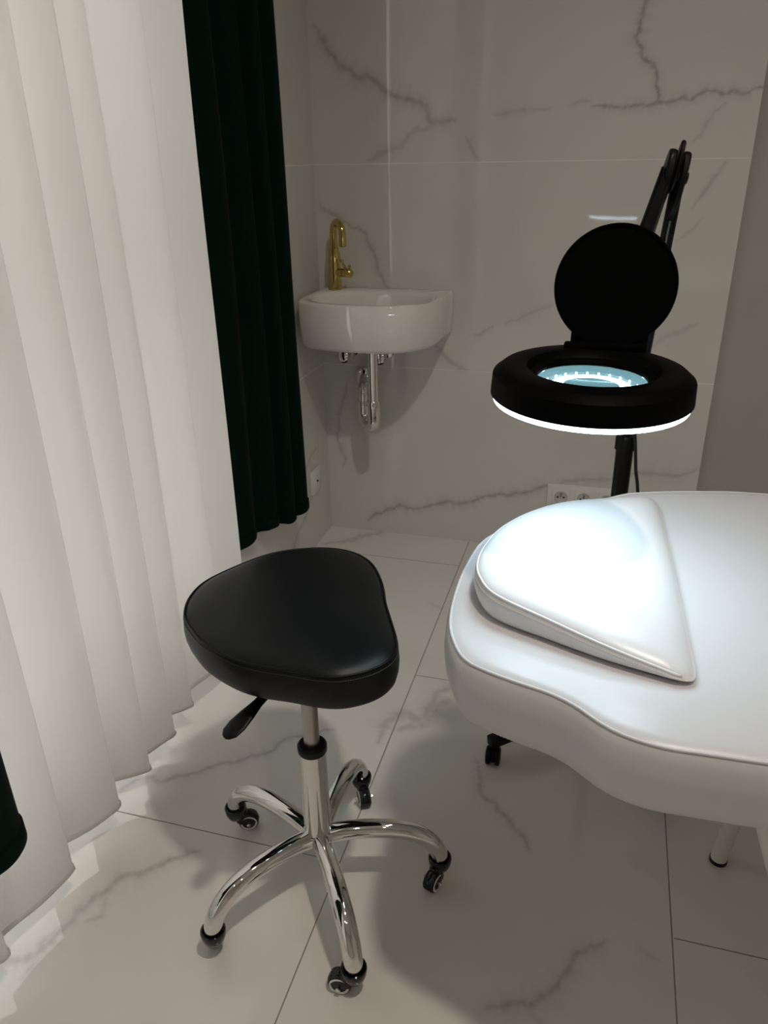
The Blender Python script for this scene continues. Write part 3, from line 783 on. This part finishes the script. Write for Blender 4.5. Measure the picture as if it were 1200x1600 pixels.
# arms
el = Vector((.080, 1.44, 1.188)); hinge = Vector((.010, 1.065, .972)); ptop = Vector((.054, 1.487, .765))
b = MB(); b.bar(Vector((0, 1.03, .972)), hinge + Vector((.0, .01, .0)), .034, .022, (0, 0, 1), .004); b.tube([hinge + Vector((-.02, 0, 0)), hinge + Vector((.02, 0, 0))], .014, 24)
b.build('head_bracket', 'black_metal', lamp)
def arm(a, c, off, w, gap, name, closed=False):
    """two parallel flat bars side by side, with tension rods between them"""
    t = (c - a).normalized(); up_ = Vector((0, -.5, 1)); side_ = Vector((1, 0, 0)); side_ = (side_ - t * side_.dot(t)).normalized()
    u_ = t.cross(side_)
    b = MB()
    for s_ in (-1, 1): b.bar(a + side_ * s_ * gap + off, c + side_ * s_ * gap * .8 + off, .004, w, u_, .0012)
    if closed: b.bar(a + off + u_ * w * .1, c + off + u_ * w * .1, gap * 2, w * .8, u_, .001)
    b.bar(a + off + u_ * w * .42, c + off + u_ * w * .42, gap * 2, .003, u_)
    o = b.build(name, 'black_metal', lamp, smooth=False)
    b = MB(); b.tube([a + off, c + off], .0028, 8); b.build('tension_rod', 'steel', o)
arm(hinge, el, Vector((-.013, 0, -.004)), .022, .010, 'upper_arm', True)
arm(ptop, el, Vector((.006, .004, -.006)), .016, .010, 'lower_arm')
# elbow: two boat-shaped cheek plates and a centre tongue
def cheek(b, c, T, L, W, th):
    n = 28; out = []
    for k in range(n):
        a = 2 * math.pi * k / n; out.append((W * math.sin(a) * (1 - .15 * math.cos(a)), L * math.cos(a)))
    b.rings([[T @ Vector((-th / 2 + c[0], p[0] * .8 + c[1], p[1] * .96 + c[2])) for p in out], [T @ Vector((-th / 4 + c[0], p[0] + c[1], p[1] + c[2])) for p in out],
             [T @ Vector((th / 4 + c[0], p[0] + c[1], p[1] + c[2])) for p in out], [T @ Vector((th / 2 + c[0], p[0] * .8 + c[1], p[1] * .96 + c[2])) for p in out]])
TE = Matrix.Translation(el) @ Matrix.Rotation(math.radians(9), 4, 'Y') @ Matrix.Rotation(math.radians(8), 4, 'Z')
b = MB(); cheek(b, (-.0125, -.004, -.014), TE, .044, .022, .013)
ej = b.build('elbow_joint', 'black_plastic', lamp)
b = MB(); cheek(b, (.0120, .006, -.024), TE, .053, .022, .012); b.build('elbow_joint', 'black_plastic', lamp)
b = MB(); cheek(b, (0, 0, .004), TE, .040, .016, .007); b.build('tongue', 'black_plastic', ej)
b = MB(); b.tube([TE @ Vector((-.021, 0, -.010)), TE @ Vector((.021, 0, -.010))], .009, 24); b.build('elbow_knob', 'black_plastic', ej)
# pole, holder, cable, base
b = MB(); b.lathe([(.0155, .10), (.0165, .712)], 32, Matrix.Translation(lb0)); b.build('pole', 'black_metal', lamp)
b = MB(); b.lathe([(.0195, .690), (.0195, .7125), (.017, .718), (.009, .720), (.009, .76)], 32, Matrix.Translation(lb0)); b.tube([ptop + Vector((-.014, 0, 0)), ptop + Vector((.014, 0, 0))], .012, 20); b.build('pole_socket', 'black_plastic', lamp)
b = MB(); b.tube(spline([(.066, 1.475, .745), (.073, 1.47, .705), (.080, 1.48, .65), (.090, 1.49, .60), (.100, 1.50, .50), (.105, 1.51, .30), (.11, 1.50, .10), (.13, 1.60, .008), (.2, 1.8, .006), (.22, 2.1, .006), (.25, 2.35, .006)], 50, False), .0032, 8)
b.build('power_cable', 'rubber', lamp)
b = MB(); b.lathe([(.03, .050), (.034, .055), (.034, .095), (.024, .105), (.016, .14)], 32, Matrix.Translation(lb0)); b.build('hub', 'black_metal', lamp)
a0 = math.atan2(1.322 - lb0.y, -.152 - lb0.x)
for k in range(4):
    a = a0 + 2 * math.pi * k / 4; u = Vector((math.cos(a), math.sin(a), 0)); L = .262
    b = MB(); b.bar(lb0 + u * .02 + Vector((0, 0, .074)), lb0 + u * (L + .012) + Vector((0, 0, .056)), .024, .024, (0, 0, 1), .003); b.build('base_leg', 'black_metal', lamp)
    e = lb0 + u * L; sw = a + .9; f = Vector((math.cos(sw), math.sin(sw), 0)); ax = Vector((-f.y, f.x, 0)); wc = e + f * .006 + Vector((0, 0, .0205))
    T = Matrix(((f.x, ax.x, 0, wc.x), (f.y, ax.y, 0, wc.y), (0, 0, 1, wc.z), (0, 0, 0, 1)))
    b = MB(); b.lathe([(.008, .03), (.011, .034), (.011, .046)], 20, Matrix.Translation(e)); b.box((0, 0, .004), (.026, .010, .030), T, .003); cs = b.build('castor', 'black_plastic', lamp)
    RX = T @ Matrix.Rotation(math.pi / 2, 4, 'X')
    for s_ in (-1, 1):
        b = MB(); b.lathe([(.012, s_ * .0052), (.0205, s_ * .0056), (.0205, s_ * .013), (.0175, s_ * .0155), (.008, s_ * .0165)], 32, RX); b.build('wheel', 'black_plastic', cs)
